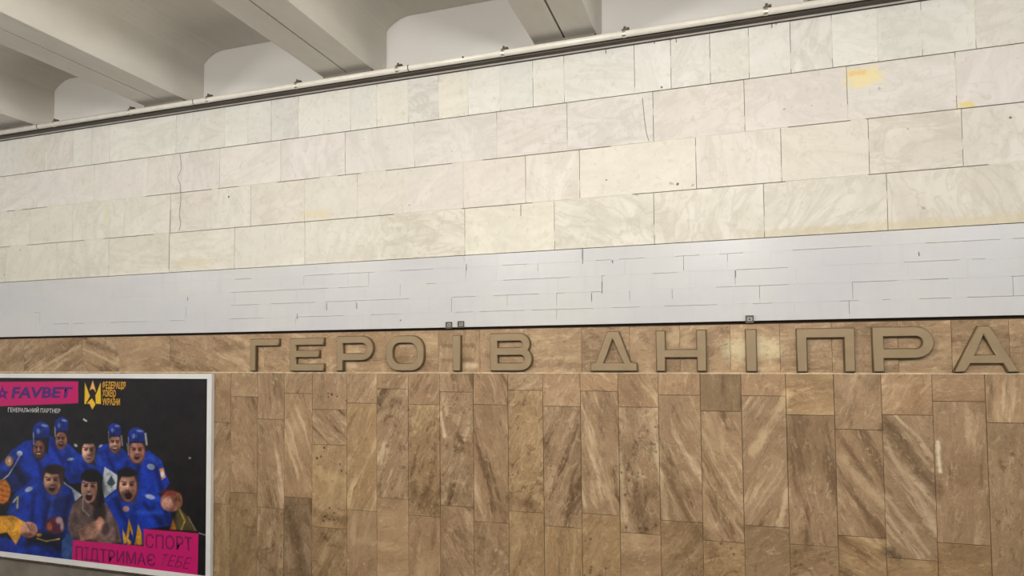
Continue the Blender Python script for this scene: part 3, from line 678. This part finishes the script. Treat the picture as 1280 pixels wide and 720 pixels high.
def face(cx, cy, rx, ry, mouth=1.0, col=SK, beard=.5, rot=0):
    ell(cx, cy, rx, ry, col, 4, 1, rot)
    ell(cx+rx*.55, cy+ry*.1, rx*.5, ry*.9, SKD, rx*.7, .6, rot)                       # darker cheek
    ell(cx, cy+ry*.62, rx*.82, ry*.42, (74, 44, 38), rx*.5, beard)                    # beard
    ell(cx-rx*.42, cy-ry*.18, rx*.26, ry*.10, (48, 26, 24), 4, .95); ell(cx+rx*.42, cy-ry*.16, rx*.26, ry*.10, (48, 26, 24), 4, .95)
    line([(cx-rx*.75, cy-ry*.38), (cx-rx*.15, cy-ry*.32)], 3.5, (44, 26, 22), 3, .9); line([(cx+rx*.2, cy-ry*.32), (cx+rx*.75, cy-ry*.36)], 3.5, (44, 26, 22), 3, .9)
    line([(cx, cy-ry*.15), (cx-rx*.05, cy+ry*.18)], 4, (222, 176, 150), 4, .7); ell(cx, cy+ry*.22, rx*.25, ry*.06, (110, 62, 50), 3, .8)
    ell(cx, cy+ry*.52, rx*.36, ry*.20*mouth, (46, 12, 18), 3, .95)
    if mouth < .9: line([(cx-rx*.28, cy+ry*.50), (cx+rx*.28, cy+ry*.50)], 3.5, (222, 214, 205), 2, .9)
    else: line([(cx-rx*.2, cy+ry*.40), (cx+rx*.2, cy+ry*.40)], 3, (205, 190, 180), 2, .8)
# back row
body([(-10, 345), (40, 285), (90, 250), (128, 250), (165, 300), (182, 330), (190, 420), (30, 430), (0, 400), (-10, 390)], [[(40, 330), (90, 410)], [(120, 270), (150, 390)]], [[(60, 290), (20, 350)]])
poly([(-10, 370), (60, 330), (100, 380), (80, 430), (-10, 430)], DK, 20, .55)
line([(70, 300), (55, 330), (30, 370), (0, 395)], 5, (200, 205, 225), 3, .7)
ell(68, 296, 10, 9, WH, 4, .9); ell(32, 322, 14, 18, (214, 140, 60), 5, .9); ell(34, 318, 5, 9, WH, 3, .9)
body([(172, 232), (198, 250), (236, 262), (278, 300), (270, 350), (190, 350), (165, 300)], [[(185, 270), (220, 330)]], [[(250, 285), (262, 310)]])
ell(262, 268, 7, 5, WH, 3, .7, 40)
ell(135, 283, 22, 34, (50, 28, 28), 5); face(134, 282, 19, 30, .7, (134, 84, 66), .7); helmet(143, 216, 29, 30)
ell(212, 252, 20, 30, SKD, 4); face(211, 250, 18, 29, 1.1, (176, 118, 96), .8); helmet(213, 196, 24, 26)
body([(225, 325), (255, 295), (285, 300), (310, 330), (345, 345), (350, 400), (240, 400), (222, 370)], [[(290, 330), (320, 390)]], [[(245, 325), (262, 310)]])
ell(244, 316, 11, 5, WH, 3, .8, -10)
body([(325, 310), (345, 268), (375, 262), (425, 280), (455, 310), (440, 370), (345, 380)], [[(370, 290), (400, 370)]], [[(340, 300), (350, 330)]])
ell(348, 270, 8, 4, WH, 3, .7, -30)
ell(307, 246, 25, 22, (22, 14, 16), 4); face(307, 290, 23, 38, .7, (205, 158, 134), .35); ell(307, 250, 24, 14, (26, 18, 18), 6)
ell(398, 262, 21, 34, SKD, 4); face(398, 262, 19, 31, .7, (196, 148, 124), .7); helmet(397, 214, 22, 24)
line([(420, 235), (424, 268)], 5, (170, 170, 180), 3, .8)
body([(400, 335), (430, 300), (470, 300), (515, 285), (558, 318), (588, 400), (565, 432), (470, 440), (420, 370)], [[(440, 330), (430, 380)], [(540, 350), (560, 420)], [(480, 330), (470, 420)]], [[(520, 310), (545, 330)]])
ell(473, 290, 30, 42, SKD, 4); face(474, 290, 24, 37, 1.2, (204, 140, 118), .45); helmet(473, 233, 30, 27)
line([(504, 228), (508, 265)], 7, (205, 205, 210), 4, .85); line([(440, 262), (446, 300)], 5, (175, 175, 185), 3, .7)
ell(523, 342, 14, 10, WH, 4, .75, 20); poly([(552, 350), (566, 345), (574, 378), (560, 388)], (226, 150, 80), 4, .9); ell(562, 368, 6, 10, WH, 3, .9)
line([(290, 178), (300, 184)], 5, (220, 220, 220), 3, .9); ell(657, 312, 5, 4, (220, 220, 215), 3, .9)
# white team shirt between the front players
poly([(362, 342), (408, 372), (402, 425), (362, 452), (352, 408)], (204, 208, 216), 4)
poly([(385, 372), (400, 398), (392, 408), (378, 408), (370, 398)], (52, 66, 74), 4, .9); line([(385, 376), (385, 414)], 3, (52, 66, 74), 2, .9)
poly([(218, 392), (285, 440), (262, 462), (240, 440)], (192, 196, 206), 4)
# striped sleeve, far left
ell(8, 428, 28, 42, (206, 118, 32), 6)
for k in range(4): line([(-10, 400+k*18), (34, 412+k*18)], 4, (122, 56, 28), 5, .7)
# front left player
body([(20, 505), (52, 435), (95, 400), (150, 388), (200, 385), (250, 420), (262, 470), (242, 560), (225, 670), (-10, 650), (-10, 585), (60, 600), (90, 545)],
     [[(120, 440), (110, 530)], [(170, 470), (150, 560)], [(238, 450), (215, 560)], [(100, 590), (180, 640)]], [[(60, 470), (40, 500)], [(190, 430), (170, 520)], [(120, 410), (70, 440)]])
poly([(95, 560), (225, 570), (215, 640), (140, 610), (90, 620)], DK, 18, .8)
poly([(155, 455), (250, 440), (235, 560), (215, 575)], DK, 26, .5)
line([(46, 465), (62, 445), (60, 485)], 6, (214, 196, 120), 3, .9); ell(100, 420, 14, 8, WH, 4, .8, -25)
ell(187, 358, 34, 24, (44, 30, 26), 8); ell(184, 386, 36, 44, (70, 44, 36), 6); face(180, 395, 28, 44, 1.0, (196, 146, 124), .6, -8); ell(190, 352, 36, 16, (42, 28, 24), 7)
ell(190, 545, 34, 30, (92, 32, 40), 12, .9); ell(205, 528, 12, 12, (160, 130, 130), 8, .9); ell(172, 548, 9, 14, (170, 90, 40), 6, .8); ell(215, 548, 6, 16, (180, 170, 175), 6, .8)
line([(128, 590), (160, 600), (205, 592)], 5, (212, 170, 50), 3, .8); ell(135, 578, 10, 6, YE, 4, .8)
poly([(-10, 512), (45, 510), (88, 535), (78, 570), (55, 612), (25, 570), (-10, 575)], (222, 152, 40), 5); poly([(20, 530), (60, 540), (50, 590)], (240, 178, 60), 10, .6)
ell(100, 560, 30, 28, (200, 142, 118), 5); 
for k in range(4): line([(92+k*8, 540+k*2), (104+k*7, 560+k*4)], 3, (108, 62, 52), 3, .8)
ell(92, 578, 20, 9, (96, 52, 44), 7, .7)
poly([(-10, 600), (22, 585), (60, 625), (62, 655), (-10, 645)], (22, 40, 128), 5)
# centre player in a grey sweater
poly([(236, 525), (252, 470), (285, 448), (335, 490), (372, 456), (402, 495), (422, 605), (330, 615), (250, 595), (235, 560)], (112, 88, 82), 6)
line([(262, 480), (300, 560)], 14, (140, 112, 102), 14, .6); line([(395, 500), (408, 590)], 12, (62, 46, 44), 12, .7); line([(250, 590), (330, 600)], 12, (60, 44, 42), 10, .7)
ell(316, 376, 34, 26, (18, 14, 16), 8); ell(346, 410, 14, 40, (20, 16, 18), 14, .7); ell(345, 500, 24, 36, (30, 22, 24), 12, .8)
face(309, 417, 28, 50, 1.0, (208, 160, 138), .25); ell(308, 447, 11, 13, (44, 12, 16), 4); ell(308, 437, 8, 3, (210, 195, 185), 3, .9)
ell(318, 378, 36, 18, (20, 14, 16), 7); line([(288, 450), (286, 490), (310, 512)], 4, (214, 204, 196), 3, .6)
poly([(270, 560), (330, 530), (345, 525), (360, 545), (330, 590), (280, 598)], (160, 116, 98), 6); ell(347, 540, 15, 24, (186, 132, 110), 5); ell(365, 560, 14, 20, (56, 42, 42), 8, .8)
line([(338, 525), (352, 520)], 3, (110, 66, 56), 2, .7)
poly([(215, 600), (232, 576), (252, 580), (252, 668), (213, 665)], (52, 82, 140), 5)
# front right player
body([(358, 455), (400, 420), (440, 430), (480, 420), (540, 428), (588, 480), (598, 545), (500, 560), (495, 612), (424, 612), (408, 540), (380, 490)],
     [[(400, 450), (430, 520)], [(500, 470), (560, 540)], [(570, 480), (590, 540)]], [[(500, 440), (540, 455)], [(470, 500), (560, 500)], [(370, 455), (395, 440)]])
ell(520, 446, 17, 8, WH, 4, .75, 15)
ell(440, 370, 33, 24, (26, 18, 18), 8); ell(443, 412, 36, 54, (60, 38, 34), 6); face(443, 412, 30, 50, 1.1, (200, 150, 128), .55); ell(446, 443, 11, 12, (42, 12, 16), 4); ell(440, 364, 32, 14, (24, 16, 16), 7)
ell(436, 488, 12, 10, (176, 130, 112), 4, .9)
poly([(446, 522), (458, 556), (462, 590), (452, 612), (442, 612), (438, 580)], YE, 3); poly([(424, 556), (440, 590), (438, 608), (428, 608)], YE, 3); poly([(478, 540), (490, 570), (492, 612), (466, 612), (470, 590)], YE, 3)
poly([(450, 560), (462, 588), (458, 606), (444, 590)], (26, 40, 120), 3)
ell(594, 462, 38, 36, (150, 96, 82), 6); ell(580, 470, 20, 22, (206, 148, 126), 8); ell(616, 452, 14, 20, (176, 110, 64), 6, .9)
for k in range(4): line([(590+k*9, 440), (600+k*8, 462)], 3, (74, 40, 36), 4, .8)
ell(585, 432, 26, 10, (120, 36, 34), 8, .8)
poly([(618, 480), (650, 515), (684, 566), (600, 560), (606, 520)], (70, 60, 34), 7); line([(622, 490), (640, 530), (628, 560)], 5, (170, 146, 60), 5, .8); line([(652, 515), (676, 560)], 4, (150, 140, 120), 4, .7)
poly([(588, 560), (600, 520), (610, 560)], (204, 120, 40), 5, .9)
line([(690, 572), (716, 580)], 4, (150, 146, 150), 2, .9)
# fine shading noise of the print
def fbm(sc):
    out = np.zeros((NZ, NX)); amp = 1.0
    for o_ in range(4):
        gw = rs.rand(int(NZ/sc)+3, int(NX/sc)+3); yy = np.arange(NZ)[:, None]/sc+0*np.arange(NX)[None]; xx = np.arange(NX)[None]/sc+0*np.arange(NZ)[:, None]
        y0_, x0_ = yy.astype(int), xx.astype(int); fy, fx = yy-y0_, xx-x0_; fy = fy*fy*(3-2*fy); fx = fx*fx*(3-2*fx)
        out += amp*((gw[y0_, x0_]*(1-fx)+gw[y0_, x0_+1]*fx)*(1-fy)+(gw[y0_+1, x0_]*(1-fx)+gw[y0_+1, x0_+1]*fx)*fy-.5); amp *= .6; sc = max(2, sc/2)
    return out
img *= (0.86+0.42*fbm(16))[..., None]
img *= (1+0.07*rs.randn(NZ, NX, 1))
PK = (184, 22, 96)
poly([(497, 557), (688, 573), (684, 735), (250, 674), (252, 596), (497, 617)], PK, 1.6)
poly([(-30, 48), (271, 46), (271, 122), (-30, 134)], PK, 1.6)
# star of the banner and the trident emblem
poly([(8, 62), (14, 80), (30, 82), (18, 92), (24, 110), (8, 98), (-6, 110), (-2, 92), (-12, 82), (2, 80)], (72, 16, 110), 2); ell(8, 88, 5, 6, PK, 2)
EM = [(292, 44), (306, 84), (318, 96), (310, 122), (320, 134), (300, 128)]
def em(pts, col=(222, 172, 40)): poly([((x-108)/1.0*1, y) for x, y in pts], col, 1.5)
def E(x, y): return ((100+x/14.4)*2.771, (470+y/14.4-460)*2.771)
poly([E(88, 115), E(165, 320), E(180, 360), E(110, 500), E(80, 505)], (222, 176, 40), 2)
poly([E(372, 110), E(378, 505), E(285, 500), E(275, 350), E(300, 300)], (222, 180, 36), 2)
poly([E(230, 75), E(285, 270), E(270, 330), E(215, 230), E(190, 260), E(175, 250)], (226, 170, 90), 2)
poly([E(210, 385), E(270, 480), E(275, 520), E(222, 605), E(170, 500), E(120, 500)], (222, 176, 44), 2)
poly([E(205, 230), E(260, 250), E(280, 310), E(250, 375), E(272, 490), E(215, 400), E(130, 485), E(110, 480), E(190, 370), E(180, 300)], (34, 22, 18), 2)
img = np.clip(img, 0, 255)
lin = np.where(img/255 > .04045, ((img/255+.055)/1.055)**2.4, img/255/12.92)
verts = np.stack([gx-OX, np.full_like(gx, YP), gz-OZ], -1).reshape(-1, 3)
idx = np.arange(NX*NZ).reshape(NZ, NX)
fc = np.stack([idx[:-1, :-1], idx[:-1, 1:], idx[1:, 1:], idx[1:, :-1]], -1).reshape(-1, 4)
me = bpy.data.meshes.new('print'); me.vertices.add(len(verts)); me.vertices.foreach_set('co', verts.ravel())
me.loops.add(fc.size); me.loops.foreach_set('vertex_index', fc.ravel().astype(np.int32))
me.polygons.add(len(fc)); me.polygons.foreach_set('loop_start', np.arange(0, fc.size, 4, dtype=np.int32)); me.update(calc_edges=True)
ca = me.color_attributes.new('ink', 'FLOAT_COLOR', 'POINT')
ca.data.foreach_set('color', np.concatenate([lin.reshape(-1, 3), np.ones((NX*NZ, 1))], 1).astype(np.float32).ravel())
t = NT('printed_paper', 0.42, 0, 0.3); M['print'] = t.color(t.n('ShaderNodeAttribute', attribute_type='GEOMETRY', attribute_name='ink').outputs['Color'])
link('print', me, M['print'], poster)
# lettering of the poster
def ink(name, rgb): return plain('ink_'+name, srgb(*rgb), 0.45, 0, 0.02)
INK = {'navy': ink('navy', (66, 18, 104)), 'plum': ink('plum', (112, 12, 74)), 'white': ink('white', (196, 192, 190)), 'yellow': ink('yellow', (216, 158, 40)), 'grey': ink('grey', (120, 116, 112))}
def lettering(body, quad, mat, shear=0.0, off=0.010, y=YP-.0012):
    """quad: photo pixels of lower-left, lower-right, upper-right, upper-left of the capital box"""
    cu = bpy.data.curves.new('lettering', 'FONT'); cu.body = body; cu.shear = shear; cu.offset = off; cu.resolution_u = 2
    o = bpy.data.objects.new('tmp', cu); COL.objects.link(o); bpy.context.view_layer.update()
    m = bpy.data.meshes.new_from_object(o.evaluated_get(bpy.context.evaluated_depsgraph_get())); bpy.data.objects.remove(o)
    co = np.zeros(len(m.vertices)*3); m.vertices.foreach_get('co', co); co = co.reshape(-1, 3)
    x0, x1 = co[:, 0].min(), co[:, 0].max(); z0, z1 = 0.0, 0.73
    u = (co[:, 0]-x0)/(x1-x0); v = (co[:, 1]-z0)/(z1-z0)
    Q = [un(a, b, y) for a, b in quad]; Q = np.array(Q)
    w2 = ((1-u)*(1-v))[:, None]*Q[0]+(u*(1-v))[:, None]*Q[1]+(u*v)[:, None]*Q[2]+((1-u)*v)[:, None]*Q[3]
    out = np.stack([w2[:, 0]-OX, np.full(len(u), y), w2[:, 1]-OZ], -1); m.vertices.foreach_set('co', out.ravel()); m.update(); m.materials.clear()
    return link('lettering', m, mat, poster)
lettering('FAVBET', [(14, 497.5), (91, 496.5), (91, 483.5), (14, 483.5)], INK['navy'], .15, .035)
lettering('ГЕНЕРАЛЬНИЙ ПАРТНЕР', [(10, 515), (75.5, 516.2), (75.5, 511), (10, 509.5)], INK['white'], 0, .01)
lettering('ФЕДЕРАЦІЯ', [(128, 485.5), (157, 486), (157, 477.5), (128, 477)], INK['yellow'], 0, .02)
lettering('ХОКЕЮ', [(128, 495.5), (144.7, 495.8), (144.7, 487.5), (128, 487)], INK['yellow'], 0, .02)
lettering('УКРАЇНИ', [(128, 506), (150, 506.4), (150, 498.4), (128, 498)], INK['yellow'], 0, .02)
lettering('СПОРТ', [(181.5, 684.5), (240.5, 688.5), (240.5, 671.5), (181.5, 667)], INK['plum'])
lettering('ПІДТРИМАЄ', [(94.5, 699.5), (194, 707.5), (194, 693), (94.5, 682.5)], INK['plum'])
lettering('ТЕБЕ', [(201, 706.5), (238, 712), (240, 697), (203, 692)], INK['plum'], .3, -.008)
